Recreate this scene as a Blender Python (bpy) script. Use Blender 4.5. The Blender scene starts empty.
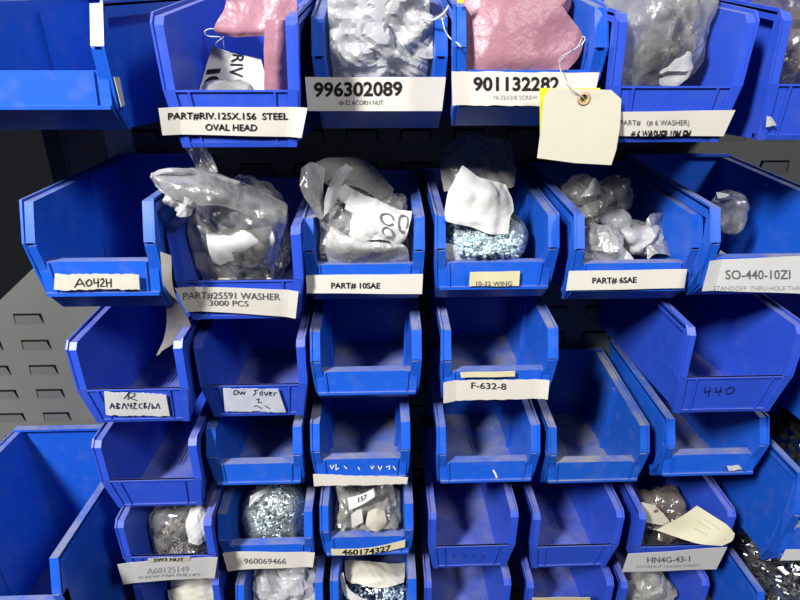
import bpy, bmesh, math, random
from mathutils import Vector, Matrix, noise
C = bpy.context.scene
COL = C.collection
F = 533.0
TANP = 220 / F
P = math.atan(TANP)
PSI = math.atan(20 * math.cos(P) / F)
EYE = Vector((0, 0, 1.5))
FW = Vector((math.sin(PSI) * math.cos(P), math.cos(PSI) * math.cos(P), -math.sin(P)))
RT = Vector((math.cos(PSI), -math.sin(PSI), 0))
UP = RT.cross(FW)

def at(px, py, Y):
    """point of the place seen at pixel (px, py), at distance Y from the camera along the panel's normal"""
    d = FW + RT * ((px - 400) / F) + UP * (-(py - 300) / F)
    return EYE + d * (Y / d.y)

# ------------------------------------------------------------------ camera
cd = bpy.data.cameras.new('camera')
cam = bpy.data.objects.new('camera', cd)
COL.objects.link(cam)
cam.matrix_world = Matrix((( RT.x, UP.x, -FW.x, EYE.x), (RT.y, UP.y, -FW.y, EYE.y), (RT.z, UP.z, -FW.z, EYE.z), (0, 0, 0, 1)))
cd.sensor_width = 36; cd.lens = F / 800 * 36; cd.clip_start = 0.01
C.camera = cam

# ------------------------------------------------------------------ materials
def nd(t, ty, **kw):
    n = t.nodes.new(ty)
    for k, v in kw.items(): setattr(n, k, v)
    return n

def base_mat(name, col, rough=.5, spec=.5, metal=0, noise_scale=0, noise_amt=0, col2=None, bump=0, bump_scale=200, coat=0):
    m = bpy.data.materials.new(name); m.use_nodes = True
    t = m.node_tree; b = t.nodes['Principled BSDF']
    b.inputs['Roughness'].default_value = rough
    b.inputs['Specular IOR Level'].default_value = spec
    b.inputs['Metallic'].default_value = metal
    b.inputs['Coat Weight'].default_value = coat
    if metal < .5:
        col = tuple(c * .78 for c in col); col2 = tuple(c * .78 for c in col2) if col2 else None
    b.inputs['Base Color'].default_value = (*col, 1)
    if noise_scale:
        tc = nd(t, 'ShaderNodeTexCoord'); nz = nd(t, 'ShaderNodeTexNoise')
        nz.inputs['Scale'].default_value = noise_scale; nz.inputs['Detail'].default_value = 4
        t.links.new(tc.outputs['Object'], nz.inputs['Vector'])
        mx = nd(t, 'ShaderNodeMix', data_type='RGBA')
        r = nd(t, 'ShaderNodeMapRange'); r.inputs[1].default_value = .35; r.inputs[2].default_value = .7; r.inputs[4].default_value = noise_amt
        t.links.new(nz.outputs['Fac'], r.inputs[0]); t.links.new(r.outputs[0], mx.inputs[0])
        mx.inputs[6].default_value = (*col, 1); mx.inputs[7].default_value = (*(col2 or (0, 0, 0)), 1)
        t.links.new(mx.outputs[2], b.inputs['Base Color'])
    if bump:
        tc = nd(t, 'ShaderNodeTexCoord'); nz = nd(t, 'ShaderNodeTexNoise'); bp = nd(t, 'ShaderNodeBump')
        nz.inputs['Scale'].default_value = bump_scale; bp.inputs['Strength'].default_value = bump; bp.inputs['Distance'].default_value = .001
        t.links.new(tc.outputs['Object'], nz.inputs['Vector']); t.links.new(nz.outputs['Fac'], bp.inputs['Height'])
        t.links.new(bp.outputs[0], b.inputs['Normal'])
    return m

def plastic(name, col, dust, rough=.36):
    """moulded polypropylene with shop dust settled on whatever faces up"""
    m = bpy.data.materials.new(name); m.use_nodes = True
    t = m.node_tree; b = t.nodes['Principled BSDF']; L = t.links.new
    tc = nd(t, 'ShaderNodeTexCoord'); g = nd(t, 'ShaderNodeNewGeometry')
    sx = nd(t, 'ShaderNodeSeparateXYZ'); L(g.outputs['True Normal'], sx.inputs[0])
    up = nd(t, 'ShaderNodeMapRange'); up.inputs[1].default_value = .45; up.inputs[2].default_value = .95; L(sx.outputs[2], up.inputs[0])
    n1 = nd(t, 'ShaderNodeTexNoise'); n1.inputs['Scale'].default_value = 28; n1.inputs['Detail'].default_value = 5; n1.inputs['Roughness'].default_value = .7
    L(g.outputs['Position'], n1.inputs['Vector'])
    r1 = nd(t, 'ShaderNodeMapRange'); r1.inputs[1].default_value = .36; r1.inputs[2].default_value = .68; r1.inputs[3].default_value = dust * .25; r1.inputs[4].default_value = dust
    L(n1.outputs['Fac'], r1.inputs[0])
    mu = nd(t, 'ShaderNodeMath', operation='MULTIPLY'); L(up.outputs[0], mu.inputs[0]); L(r1.outputs[0], mu.inputs[1])
    n2 = nd(t, 'ShaderNodeTexNoise'); n2.inputs['Scale'].default_value = 60; n2.inputs['Detail'].default_value = 6
    L(g.outputs['Position'], n2.inputs['Vector'])
    r2 = nd(t, 'ShaderNodeMapRange'); r2.inputs[1].default_value = .52; r2.inputs[2].default_value = .8; r2.inputs[4].default_value = .16 * dust
    L(n2.outputs['Fac'], r2.inputs[0])
    ad = nd(t, 'ShaderNodeMath', operation='MAXIMUM'); L(mu.outputs[0], ad.inputs[0]); L(r2.outputs[0], ad.inputs[1])
    mx = nd(t, 'ShaderNodeMix', data_type='RGBA'); L(ad.outputs[0], mx.inputs[0])
    mx.inputs[6].default_value = (*[c * .76 for c in col], 1); mx.inputs[7].default_value = (.25, .235, .205, 1)
    L(mx.outputs[2], b.inputs['Base Color'])
    rr = nd(t, 'ShaderNodeMapRange'); rr.inputs[3].default_value = rough; rr.inputs[4].default_value = .85
    L(ad.outputs[0], rr.inputs[0]); L(rr.outputs[0], b.inputs['Roughness'])
    b.inputs['Specular IOR Level'].default_value = .45
    return m

def film(name, col, opacity, rough=.18, gloss=.5):
    """thin poly film: mostly see-through, some milky scatter, sharp sheen"""
    m = bpy.data.materials.new(name); m.use_nodes = True
    t = m.node_tree; L = t.links.new
    t.nodes.remove(t.nodes['Principled BSDF'])
    out = t.nodes['Material Output']
    tr = nd(t, 'ShaderNodeBsdfTransparent'); tr.inputs[0].default_value = (.93, .93, .92, 1)
    df = nd(t, 'ShaderNodeBsdfDiffuse'); df.inputs[0].default_value = (*col, 1)
    tl = nd(t, 'ShaderNodeBsdfTranslucent'); tl.inputs[0].default_value = (*col, 1)
    gl = nd(t, 'ShaderNodeBsdfGlossy'); gl.inputs['Roughness'].default_value = rough; gl.inputs[0].default_value = (1, 1, 1, 1)
    tc = nd(t, 'ShaderNodeTexCoord'); nz = nd(t, 'ShaderNodeTexNoise'); nz.inputs['Scale'].default_value = 90; nz.inputs['Detail'].default_value = 5
    L(tc.outputs['Object'], nz.inputs['Vector'])
    bp = nd(t, 'ShaderNodeBump'); bp.inputs['Strength'].default_value = .8; bp.inputs['Distance'].default_value = .002
    L(nz.outputs['Fac'], bp.inputs['Height']); L(bp.outputs[0], gl.inputs['Normal']); L(bp.outputs[0], df.inputs['Normal'])
    a = nd(t, 'ShaderNodeMixShader'); a.inputs[0].default_value = .3; L(df.outputs[0], a.inputs[1]); L(tl.outputs[0], a.inputs[2])
    r = nd(t, 'ShaderNodeMapRange'); r.inputs[1].default_value = .3; r.inputs[2].default_value = .7
    r.inputs[3].default_value = max(0, opacity - .12); r.inputs[4].default_value = min(1, opacity + .12)
    L(nz.outputs['Fac'], r.inputs[0])
    b = nd(t, 'ShaderNodeMixShader'); L(r.outputs[0], b.inputs[0]); L(tr.outputs[0], b.inputs[1]); L(a.outputs[0], b.inputs[2])
    fr = nd(t, 'ShaderNodeFresnel'); fr.inputs[0].default_value = 1.45; L(bp.outputs[0], fr.inputs['Normal'])
    vo = nd(t, 'ShaderNodeTexVoronoi', feature='DISTANCE_TO_EDGE'); vo.inputs['Scale'].default_value = 75
    wv = nd(t, 'ShaderNodeVectorMath', operation='MULTIPLY_ADD'); wv.inputs[1].default_value = (.05, .05, .05)
    L(nz.outputs['Color'], wv.inputs[0]); L(tc.outputs['Object'], wv.inputs[2]); L(wv.outputs[0], vo.inputs['Vector'])
    ve = nd(t, 'ShaderNodeMapRange'); ve.inputs[1].default_value = 0; ve.inputs[2].default_value = .07; ve.inputs[3].default_value = .07; ve.inputs[4].default_value = 0
    L(vo.outputs['Distance'], ve.inputs[0])
    va = nd(t, 'ShaderNodeMath', operation='ADD', use_clamp=True); L(ve.outputs[0], va.inputs[0]); L(r.outputs[0], va.inputs[1]); L(va.outputs[0], b.inputs[0])
    ms = nd(t, 'ShaderNodeMath', operation='MULTIPLY_ADD'); ms.inputs[1].default_value = gloss * 1.2; ms.inputs[2].default_value = .04 * gloss
    L(fr.outputs[0], ms.inputs[0])
    c = nd(t, 'ShaderNodeMixShader'); L(ms.outputs[0], c.inputs[0]); L(b.outputs[0], c.inputs[1]); L(gl.outputs[0], c.inputs[2])
    L(c.outputs[0], out.inputs[0])
    return m

M = {
 'A': plastic('violet_blue_plastic', (.028, .088, .66), .55),
 'B': plastic('azure_blue_plastic', (.012, .112, .68), .80),
 'Bd': plastic('dusty_azure_plastic', (.012, .10, .56), 1.0),
 'label': base_mat('label_paper', (.74, .71, .65), .6, noise_scale=60, noise_amt=.25, col2=(.62, .58, .50)),
 'cream': base_mat('cream_label', (.72, .66, .42), .6),
 'tape': base_mat('masking_tape', (.66, .63, .53), .6, noise_scale=150, noise_amt=.5, col2=(.5, .48, .42)),
 'bluish': base_mat('smudged_label', (.62, .65, .72), .6, noise_scale=90, noise_amt=.6, col2=(.42, .48, .72)),
 'ink': base_mat('black_ink', (.012, .012, .014), .7, .2),
 'grey_ink': base_mat('grey_ink', (.12, .12, .13), .7, .2),
 'faint_ink': base_mat('faint_ink', (.36, .36, .38), .7, .2),
 'navy_ink': base_mat('navy_ink', (.012, .02, .09), .6, .2),
 'blue_ink': base_mat('blue_ink', (.05, .08, .3), .6, .2),
 'white_ink': base_mat('white_paint', (.75, .78, .8), .7, .2),
 'panel': base_mat('grey_enamel', (.165, .168, .16), .5, noise_scale=14, noise_amt=.35, col2=(.125, .126, .12)),
  'gap': base_mat('slot_hole', (.008, .008, .009), .9, .1),
 'post': base_mat('brown_grey_steel', (.34, .29, .23), .6, noise_scale=20, noise_amt=.4, col2=(.26, .23, .2)),
 'light_steel': base_mat('light_grey_steel', (.70, .71, .70), .5),
 'blackfilm': film('black_film', (.03, .03, .03), .9, .15, 1.0),
 'film': film('clear_film', (.75, .75, .74), .13, .14, .8),
 'milky': film('milky_film', (.72, .72, .72), .33, .16, .75),
 'white_film': film('white_film', (.60, .60, .62), .78, .25, .4),
 'grey_film': film('grey_film', (.52, .51, .46), .45),
 'brown_film': film('brown_film', (.22, .19, .16), .5),
 'pink': film('pink_film', (.42, .205, .265), .95, .35, .25),
 'paper': base_mat('white_paper', (.64, .64, .64), .6, bump=.2),
 'tag': base_mat('tag_card', (.60, .575, .47), .65, noise_scale=30, noise_amt=.25, col2=(.7, .66, .52)),
 'yellow_paper': base_mat('pale_yellow_paper', (.54, .51, .36), .65),
 'beige': base_mat('beige_grey_paper', (.36, .34, .31), .6),
 'yellow': base_mat('bright_yellow_card', (.80, .80, .03), .5),
 'string': base_mat('white_string', (.78, .77, .74), .7),
 'wire': base_mat('steel_wire', (.62, .62, .62), .35, metal=.7),
 'grommet': base_mat('tan_grommet', (.55, .36, .24), .6),
 'redgrommet': base_mat('brown_grommet', (.32, .12, .08), .6),
 'zinc': base_mat('blue_zinc', (.62, .76, .82), .33, metal=.55, noise_scale=300, noise_amt=.35, col2=(.35, .48, .55)),
 'nickel': base_mat('warm_nickel', (.58, .53, .48), .3, metal=.6, noise_scale=300, noise_amt=.5, col2=(.2, .17, .15)),
 'blackzinc': base_mat('black_zinc', (.10, .10, .10), .22, metal=.8, noise_scale=300, noise_amt=.7, col2=(.02, .02, .02)),
 'greyparts': base_mat('grey_parts', (.30, .31, .32), .3, metal=.8, noise_scale=200, noise_amt=.6, col2=(.1, .1, .11)),
}

# ------------------------------------------------------------------ helpers
def link(name, bm, mat, parent=None, smooth=False, world=False):
    """one mesh object; world=True: bm is in world coordinates"""
    me = bpy.data.meshes.new(name)
    bmesh.ops.recalc_face_normals(bm, faces=bm.faces[:])
    if world:
        org = root_of(parent) if parent else None
        if org is not None:
            off = world_loc(parent)
        else:
            vs = [v.co for v in bm.verts]
            off = Vector(((min(v.x for v in vs) + max(v.x for v in vs)) / 2, (min(v.y for v in vs) + max(v.y for v in vs)) / 2, min(v.z for v in vs)))
        for v in bm.verts: v.co -= off
    bm.to_mesh(me); bm.free()
    if smooth:
        for p in me.polygons: p.use_smooth = True
        if len(me.polygons) > 500: me.set_sharp_from_angle(angle=math.radians(24))
    me.materials.append(M[mat] if isinstance(mat, str) else mat)
    o = bpy.data.objects.new(name, me); COL.objects.link(o)
    if parent: o.parent = parent
    elif world: o.location = off
    return o

def root_of(o):
    while o.parent: o = o.parent
    return o

def world_loc(o):
    v = Vector(o.location)
    while o.parent:
        o = o.parent; v += Vector(o.location)
    return v

def tag(o, label=None, cat=None, group=None, kind=None):
    if label: o['label'] = label
    if cat: o['category'] = cat
    if group: o['group'] = group
    if kind: o['kind'] = kind
    return o

def prism(bm, poly, xa, xb):
    """solid: polygon in (y, z) from x=xa to x=xb"""
    a = [bm.verts.new((xa, y, z)) for y, z in poly]
    b = [bm.verts.new((xb, y, z)) for y, z in poly]
    n = len(poly)
    bm.faces.new(a); bm.faces.new(b[::-1])
    for i in range(n):
        bm.faces.new((a[i], b[i], b[(i + 1) % n], a[(i + 1) % n]))

def band(path, th):
    """closed polygon around a path, thickened to the inner (lower/rear) side"""
    off = []
    for i, (y, z) in enumerate(path):
        y0, z0 = path[max(0, i - 1)]; y1, z1 = path[min(len(path) - 1, i + 1)]
        dy, dz = y1 - y0, z1 - z0; l = math.hypot(dy, dz) or 1
        off.append((y + dz / l * th, z - dy / l * th))
    return list(path) + off[::-1]

def box(bm, x0, x1, y0, y1, z0, z1):
    prism(bm, [(y0, z0), (y1, z0), (y1, z1), (y0, z1)], x0, x1)

def quad_sheet(bm, f, nu, nv):
    g = [[bm.verts.new(f(i / nu, j / nv)) for i in range(nu + 1)] for j in range(nv + 1)]
    for j in range(nv):
        for i in range(nu):
            bm.faces.new((g[j][i], g[j][i + 1], g[j + 1][i + 1], g[j + 1][i]))
    return g

def ridge(p, scale, seed):
    q = Vector((p.x * scale + seed * 7.3, p.y * scale - seed * 3.1, p.z * scale + seed * 1.7))
    d, _ = noise.voronoi(q)
    return (d[1] - d[0])

def fold(p, seed, n=6, freq=60):
    r = random.Random(seed); s = 0
    for k in range(n):
        d = Vector((r.uniform(-1, 1), r.uniform(-1, 1), r.uniform(-1, 1))).normalized()
        fr = freq * r.uniform(.5, 1.6); ph = r.uniform(0, 10)
        x = (p.dot(d) * fr + ph) / math.pi
        s += (abs((x % 2) - 1) - .5) / (1 + k * .3)
    return s / n

def crumple(p, seed, base=170, warp=.010):
    w = noise.noise_vector(p * 38 + Vector((seed * 1.3, 0, 0)))
    q = p + w * warp
    r = random.Random(seed); s = 0
    for o, (fr0, am, n) in enumerate(((1, 1, 4), (2.3, .42, 4), (5, .17, 4))):
        t = 0
        for k in range(n):
            d = Vector((r.uniform(-1, 1), r.uniform(-.5, .5), r.uniform(-1, 1))).normalized()
            x = (q.dot(d) * base * fr0 * r.uniform(.6, 1.5) + r.uniform(0, 10)) / math.pi
            t += abs((x % 2) - 1) - .5
        s += am * t / n * 2
    return s

# ------------------------------------------------------------------ storage bins
PANEL_Y = .567
REG = {}

def taper(bm, W, H, amt):
    for v in bm.verts:
        k = min(1, max(0, v.co.z / (.42 * H)))
        v.co.x *= 1 - amt * (1 - k)

def bin_obj(key, kind, L, R, y, D, label, H=.095, s=1, drop=0, col=None, W=None, marks=True, tp=None, group='blue hanging bins on the louvered panel', X=None, Z0=None):
    """L, R, y: front edges at lip bottom (kind A: full-width height of lip)"""
    a, b = at(L, y, D), at(R, y, D)
    W = W or (b.x - a.x); cx = (a.x + b.x) / 2
    if X: W = X[1] - X[0]; cx = (X[0] + X[1]) / 2
    Dp = PANEL_Y - D
    col = col or kind
    root = bpy.data.objects.new('storage_bin', None); COL.objects.link(root)
    root.empty_display_size = .02
    tag(root, label, 'storage bin', group)
    h = W / 2
    if kind == 'A': s *= 1.1
    if kind == 'A':
        z0 = a.z - .034 * s                                   # y was read at the lip's top
        side = [(.006, 0), (0, .034 * s), (0, .071 * s), (.006, .075 * s), (Dp, H), (Dp, 0)]
        ledge = [(.0, .034 * s), (0, .069 * s), (.004, .074 * s), (Dp, H)]
        rim = [(.005, .004), (-.001, .034 * s), (-.001, .070 * s), (.004, .076 * s), (Dp, H + .003)]
        fl = .008; amt = .13 if tp is None else tp
        lipf = [(0, .034 * s), (.006, 0), (.0085, 0), (.0022, .034 * s)]
    else:
        z0 = a.z - .014 * s
        side = [(.020, 0), (.008, .014 * s), (.005, .030 * s), (0, .052 * s), (.010, .077 * s), (Dp, H), (Dp, 0)]
        ledge = [(.0, .052 * s), (.010, .077 * s), (Dp, H)]
        rim = [(.019, .001), (.007, .014 * s), (.004, .030 * s), (-.001, .052 * s), (.009, .0785 * s), (Dp, H + .002)]
        fl = .009; amt = .07 if tp is None else tp
        lipf = [(.0045, .038 * s), (.004, .014 * s), (.020, 0), (.023, 0), (.0065, .015 * s), (.0065, .0355 * s), (.014, .0355 * s), (.014, .038 * s)]
    if Z0: z0 = Z0
    side = [(y_ + (.0009 if y_ < Dp - .001 else 0), max(0, z_ - .0009)) for y_, z_ in side]
    root.location = (cx, D, z0)
    up_ = lambda pl: [(y_, z_ + drop if z_ > .012 else z_) for y_, z_ in pl]
    if drop: side, ledge, rim, lipf = up_(side), up_(ledge), up_(rim), up_(lipf); H += drop
    # shell: side walls, floor, back wall
    bm = bmesh.new()
    for sg in (-1, 1):
        xi = sg * (h - fl); prism(bm, side, xi, xi + sg * .002)
    fy = side[0][0]
    box(bm, -(h - fl), h - fl, fy + .001, Dp, 0, .0022)
    box(bm, -h + .002, h - .002, Dp - .0025, Dp - .0001, 0, H)
    box(bm, -h + .001, h - .001, Dp - .009, Dp - .0001, H, H + .0028)
    if marks:
        for dx in (-.002, .002):
            box(bm, dx - .0005, dx + .0005, Dp * .42, Dp * .66, .0022, .0031)
    if kind == 'B':                                           # stiffening fins on the inner walls
        for sg in (-1, 1):
            xi = sg * (h - fl)
            box(bm, min(xi, xi - sg * .0028), max(xi, xi - sg * .0028), Dp * .50, Dp * .53, .002, .0805 * s)
    taper(bm, W, H, amt)
    link('shell', bm, col, root)
    # front lip
    bm = bmesh.new()
    hw = h - .0008
    if kind == 'A':
        prism(bm, lipf, -hw, hw)
        for sg in (-1, 1):                                    # raised ribs of the label frame
            x = sg * (h - .017)
            prism(bm, [(-.0012, .033 * s), (.0048, .001), (.0075, .001), (.001, .033 * s)], x - .0007, x + .0007)
            x = sg * (h - .0045)
            prism(bm, [(-.0014, .034 * s), (.0046, .0), (.0075, 0), (.001, .034 * s)], x - .0035, x + .0035)
        prism(bm, [(-.0010, .034 * s), (-.0010, .0328 * s), (.002, .0328 * s), (.002, .034 * s)], -hw, hw)
        prism(bm, [(.0044, .0035), (.0055, 0), (.008, 0), (.007, .0035)], -hw, hw)
    else:
        prism(bm, lipf, -hw + .002, hw - .002)
        for sg in (-1, 1):
            x = sg * (h - .012)
            prism(bm, up_([(.0030, .0375 * s), (.0025, .0145 * s), (.006, .0145 * s), (.006, .0375 * s)]), x - .0006, x + .0006)
            x = sg * (h - .006)
            prism(bm, up_([(.0052, .040 * s), (.0038, .015 * s), (.010, .015 * s), (.012, .040 * s)]), x - .0035, x + .0035)
        prism(bm, up_([(.0022, .0165 * s), (.0022, .014 * s), (.006, .014 * s), (.006, .0165 * s)]), -hw + .002, hw - .002)
    taper(bm, W, H, amt)
    link('front_lip', bm, col, root)
    # side rims: turned-out ledge and outer bead
    for sg in (-1, 1):
        bm = bmesh.new()
        xi, xo = sg * (h - fl), sg * h
        prism(bm, band(ledge, .0016), min(xi, xo), max(xi, xo))
        if kind == 'A':
            prism(bm, band(rim, .0075), min(xo, xo - sg * .0014), max(xo, xo - sg * .0014))
        else:
            prism(bm, band(rim, .010), min(xo, xo - sg * .0018), max(xo, xo - sg * .0018))
            # closed cheek below the shoulder
            prism(bm, up_([(.0, .050 * s), (.005, .030 * s), (.008, .014 * s), (.020, 0), (.024, 0), (.013, .016 * s), (.010, .050 * s)]), min(xi, xo), max(xi, xo))
        taper(bm, W, H, amt)
        link('side_rim', bm, col, root)
    REG[key] = dict(root=root, x=cx, z=z0, D=D, W=W, H=H, Dp=Dp, fl=fl, kind=kind)
    return root

def label_on(key, pix, top=None, bend=0, mat='label', lab=None, dY=.0012, back=None, curl=0, name='label', seed=1, ragged=0):
    """pix: TL, TR, BR, BL pixels of the card; it lies on the bin's lip"""
    b = REG[key]; D = b['D']
    TL, TR, BR, BL = pix
    def on_lip(px, py):
        if b['kind'] == 'B': return at(px, py, D + .0014 - dY)
        Y = D
        for _ in range(5): Y = D + (.034 - (at(px, py, Y).z - b['z'])) / .034 * .006
        return at(px, py, min(Y, D + .006) - dY - .0016)
    Pq = [on_lip(*TL), on_lip(*TR), on_lip(*BR), on_lip(*BL)]
    nrm = (Pq[1] - Pq[0]).cross(Pq[3] - Pq[0]).normalized()
    if nrm.y > 0: nrm = -nrm
    r = random.Random(seed)
    def f(u, v, lift=0.0):
        vv = v
        p = Pq[0].lerp(Pq[1], u).lerp(Pq[3].lerp(Pq[2], u), vv)
        p = p + Vector((0, 0, 1)) * (bend * (4 * (u - .5) ** 2))
        p = p + nrm * (lift + curl * max(0, .12 - u) * 6 * .004 + curl * max(0, u - .9) * 6 * .004 + .0003 * math.sin(u * 9 + seed))
        if ragged and (v < .01 or v > .99): p = p + Vector((0, 0, r.uniform(-1, 1) * .0004 * ragged))
        return p
    bm = bmesh.new(); quad_sheet(bm, f, 24, 4)
    bmesh.ops.recalc_face_normals(bm, faces=bm.faces[:])
    bmesh.ops.solidify(bm, geom=bm.faces[:], thickness=.0003)
    o = link(name, bm, mat, b['root'], world=True)
    if lab: o['label'] = lab
    # inverse map pixels -> (u, v) by solving the bilinear quad in pixel space
    def uv(px, py):
        u = v = .5
        for _ in range(12):
            X = [(1 - v) * ((1 - u) * TL[i] + u * TR[i]) + v * ((1 - u) * BL[i] + u * BR[i]) for i in (0, 1)]
            du = [(1 - v) * (TR[i] - TL[i]) + v * (BR[i] - BL[i]) for i in (0, 1)]
            dv = [(1 - u) * (BL[i] - TL[i]) + u * (BR[i] - TR[i]) for i in (0, 1)]
            e = (px - X[0], py - X[1]); det = du[0] * dv[1] - du[1] * dv[0]
            u += (e[0] * dv[1] - e[1] * dv[0]) / det; v += (du[0] * e[1] - du[1] * e[0]) / det
        return u, v
    def put(px, py):
        u, v = uv(px, py)
        return f(u, v, .0007)
    return o, put

def glyphs(text, bold=0, shear=0):
    cu = bpy.data.curves.new('t', 'FONT'); cu.body = text; cu.size = 1; cu.offset = bold; cu.shear = shear; cu.resolution_u = 3
    cu.fill_mode = 'FRONT'
    o = bpy.data.objects.new('t', cu); COL.objects.link(o)
    dg = bpy.context.evaluated_depsgraph_get()
    me = bpy.data.meshes.new_from_object(o.evaluated_get(dg))
    vs = [(v.co.x, v.co.y) for v in me.vertices]; fs = [tuple(p.vertices) for p in me.polygons]
    bpy.data.objects.remove(o); bpy.data.curves.remove(cu); bpy.data.meshes.remove(me)
    return vs, fs

def text_on(lbl, put, text, x0, y0, x1, y1, ink='ink', bold=0, shear=0, rot=0, cut=None, parent=None, mono=False):
    """text fitted to the pixel box; y0, y1 = cap top and baseline; rot: y rise in px across the box"""
    vs, fs = glyphs(text, bold, shear)
    if not vs: return
    ax, bx = min(v[0] for v in vs), max(v[0] for v in vs)
    cap = .729 if True else 1
    bm = bmesh.new(); vv = []
    for x, yy in vs:
        u = (x - ax) / (bx - ax); w = yy / .70
        px = x0 + u * (x1 - x0); py = y1 - w * (y1 - y0) + rot * u
        if cut: py = min(max(py, cut[0]), cut[1])
        vv.append(bm.verts.new(put(px, py)))
    for f in fs:
        try: bm.faces.new([vv[i] for i in f])
        except ValueError: pass
    return link('lettering', bm, ink, lbl, world=True)

def pen(lbl, put, strokes, ink='navy_ink', w=1.1):
    """handwriting: pixel polylines swept with a flat ribbon"""
    bm = bmesh.new()
    for st in strokes:
        pts = []
        for i in range(len(st) - 1):
            for k in range(4):
                t = k / 4; pts.append((st[i][0] * (1 - t) + st[i + 1][0] * t, st[i][1] * (1 - t) + st[i + 1][1] * t))
        pts.append(st[-1])
        prev = None
        for i, p in enumerate(pts):
            q = pts[min(i + 1, len(pts) - 1)]; o_ = pts[max(i - 1, 0)]
            dx, dy = q[0] - o_[0], q[1] - o_[1]; l = math.hypot(dx, dy) or 1
            nx, ny = -dy / l * w / 2, dx / l * w / 2
            a = bm.verts.new(put(p[0] + nx, p[1] + ny)); b = bm.verts.new(put(p[0] - nx, p[1] - ny))
            if prev: bm.faces.new((prev[0], a, b, prev[1]))
            prev = (a, b)
    return link('lettering', bm, ink, lbl, world=True)

def lip_put(key, dY=.0004):
    b = REG[key]; D = b['D']
    yy = D if b['kind'] == 'A' else D + .004
    def put(px, py):
        if b['kind'] == 'A':
            Y = D
            for _ in range(5):
                z = at(px, py, Y).z - b['z']; Y = D + (.034 - z) / .034 * .006 - .0007
            return at(px, py, Y)
        return at(px, py, yy - .0006)
    return put

# key kind L R y D ...
bin_obj('tl', 'B', -37, 117, 110, .38, 'wide blue bin in the top left corner with an empty dark inside', H=.102)
bin_obj('tl2', 'B', 0, 10, 110, .38, 'blue bin beyond the left edge of the top row, only its rear in view', H=.102, X=(-.42, -.285), Z0=1.468)
bin_obj('riv', 'A', 161, 302, 90, .385, 'blue bin lettered OVAL HEAD on its label, holding a pink bag and paper tag', H=.120)
bin_obj('acorn', 'B', 315, 446, 111, .43, 'blue bin with large number 996302089 on its label', H=.120)
bin_obj('screw', 'B', 451, 600, 107, .395, 'blue bin with large number 901132282 holding a pink bag', H=.120)
bin_obj('six', 'A', 607, 744, 86, .385, 'blue bin labelled for number 6 washers holding a clear bag', H=.120)
bin_obj('tr', 'A', 765, 902, 84, .385, 'blue bin cut off by the top right corner, white paint fleck on its lip', H=.120)
bin_obj('a042', 'B', 38, 166, 298, .39, 'empty blue bin with handwritten A042H on a strip of tape', H=.1, s=1.15, tp=.1)
bin_obj('p25591', 'A', 175, 304, 281, .42, 'blue bin labelled PART#25591 WASHER 3000 PCS')
bin_obj('sae10', 'B', 306, 424, 293, .43, 'blue bin labelled PART# 10SAE holding a bag with white paper')
bin_obj('wing', 'B', 434, 554, 291, .425, 'blue bin labelled 10-32 WING with a bag of shiny fasteners')
bin_obj('sae6', 'B', 568, 692, 293, .405, 'blue bin labelled PART# 6SAE holding crumpled grey bags')
bin_obj('so440', 'B', 699, 832, 288, .392, 'blue bin at the right edge labelled SO-440-10ZI')
bin_obj('r3a', 'A', 77, 190, 390, .405, 'empty blue bin with R written on a white tape patch')
bin_obj('r3b', 'A', 200, 308, 386, .43, 'empty blue bin with a smudged white label reading Silver')
bin_obj('r3c', 'B', 313, 421, 397, .43, 'empty blue bin without label, right below the 10SAE bin')
bin_obj('f632', 'B', 440, 553, 397, .415, 'empty blue bin with a loose paper strip reading F-632')
bin_obj('b440', 'A', 677, 792, 378, .385, 'violet blue bin with 440 handwritten straight on its front', H=.099, s=1.04)
bin_obj('r4a', 'A', 101, 203, 481, .415, 'empty violet blue bin without label, under the bin marked R', )
bin_obj('r4b', 'B', 212, 305, 487, .43, 'empty blue bin without label, under the bin marked Silver')
bin_obj('r4c', 'B', 313, 410, 482, .43, 'empty blue bin with pale scratched marks on its lip and torn paper below')
bin_obj('r4d', 'B', 436, 536, 485, .425, 'empty blue bin with one short white scratch on its lip, under the F-632 strip')
bin_obj('r4e', 'B', 544, 642, 485, .425, 'dusty blue bin with brown dirt on its lip and no bin hung above it', col='Bd')
bin_obj('r4f', 'B', 659, 758, 478, .415, 'empty blue bin with a torn white label scrap at the lip corner', H=.09)
bin_obj('r4g', 'B', 0, 10, 432, .385, 'blue bin cut off at the right edge, its side turned to the 440 bin', H=.13, s=1.6, X=(.405, .555), Z0=1.185)
bin_obj('r5a', 'A', 123, 217, 557, .41, 'blue bin labelled A60125149 with a bag of warm grey pieces')
bin_obj('r5b', 'B', 223, 315, 566, .43, 'blue bin labelled 960069466 with a round bag of zinc screws')
bin_obj('r5c', 'B', 322, 413, 558, .43, 'blue bin with curved handwritten 460174327 strip and a clear bag')
bin_obj('r5d', 'A', 428, 515, 547, .43, 'empty violet blue bin left of the two unlabelled ones in the next to last row')
bin_obj('r5e', 'A', 530, 618, 547, .43, 'empty violet blue bin directly left of the HN4G-43-1 bin')
bin_obj('r5f', 'A', 633, 726, 547, .42, 'blue bin labelled HN4G-43-1 with a curled yellow paper')
bin_obj('r5g', 'B', 0, 10, 558, .385, 'blue bin at the right edge heaped with black pieces, white label at its lip', H=.135, s=1.6, X=(.394, .55), Z0=1.028)
LB = 'bottom row blue bin '
bin_obj('r6a', 'A', 140, 224, 612, .43, LB + 'with white lined papers under the A60125149 label')
bin_obj('r6b', 'B', 240, 325, 632, .43, LB + 'with a crumpled white bag under the 960069466 label')
bin_obj('r6c', 'B', 332, 416, 628, .43, LB + 'with a bag of screws and beige paper in it')
bin_obj('r6d', 'A', 424, 508, 612, .43, LB + 'empty, left of the one with a pale strip')
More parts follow.
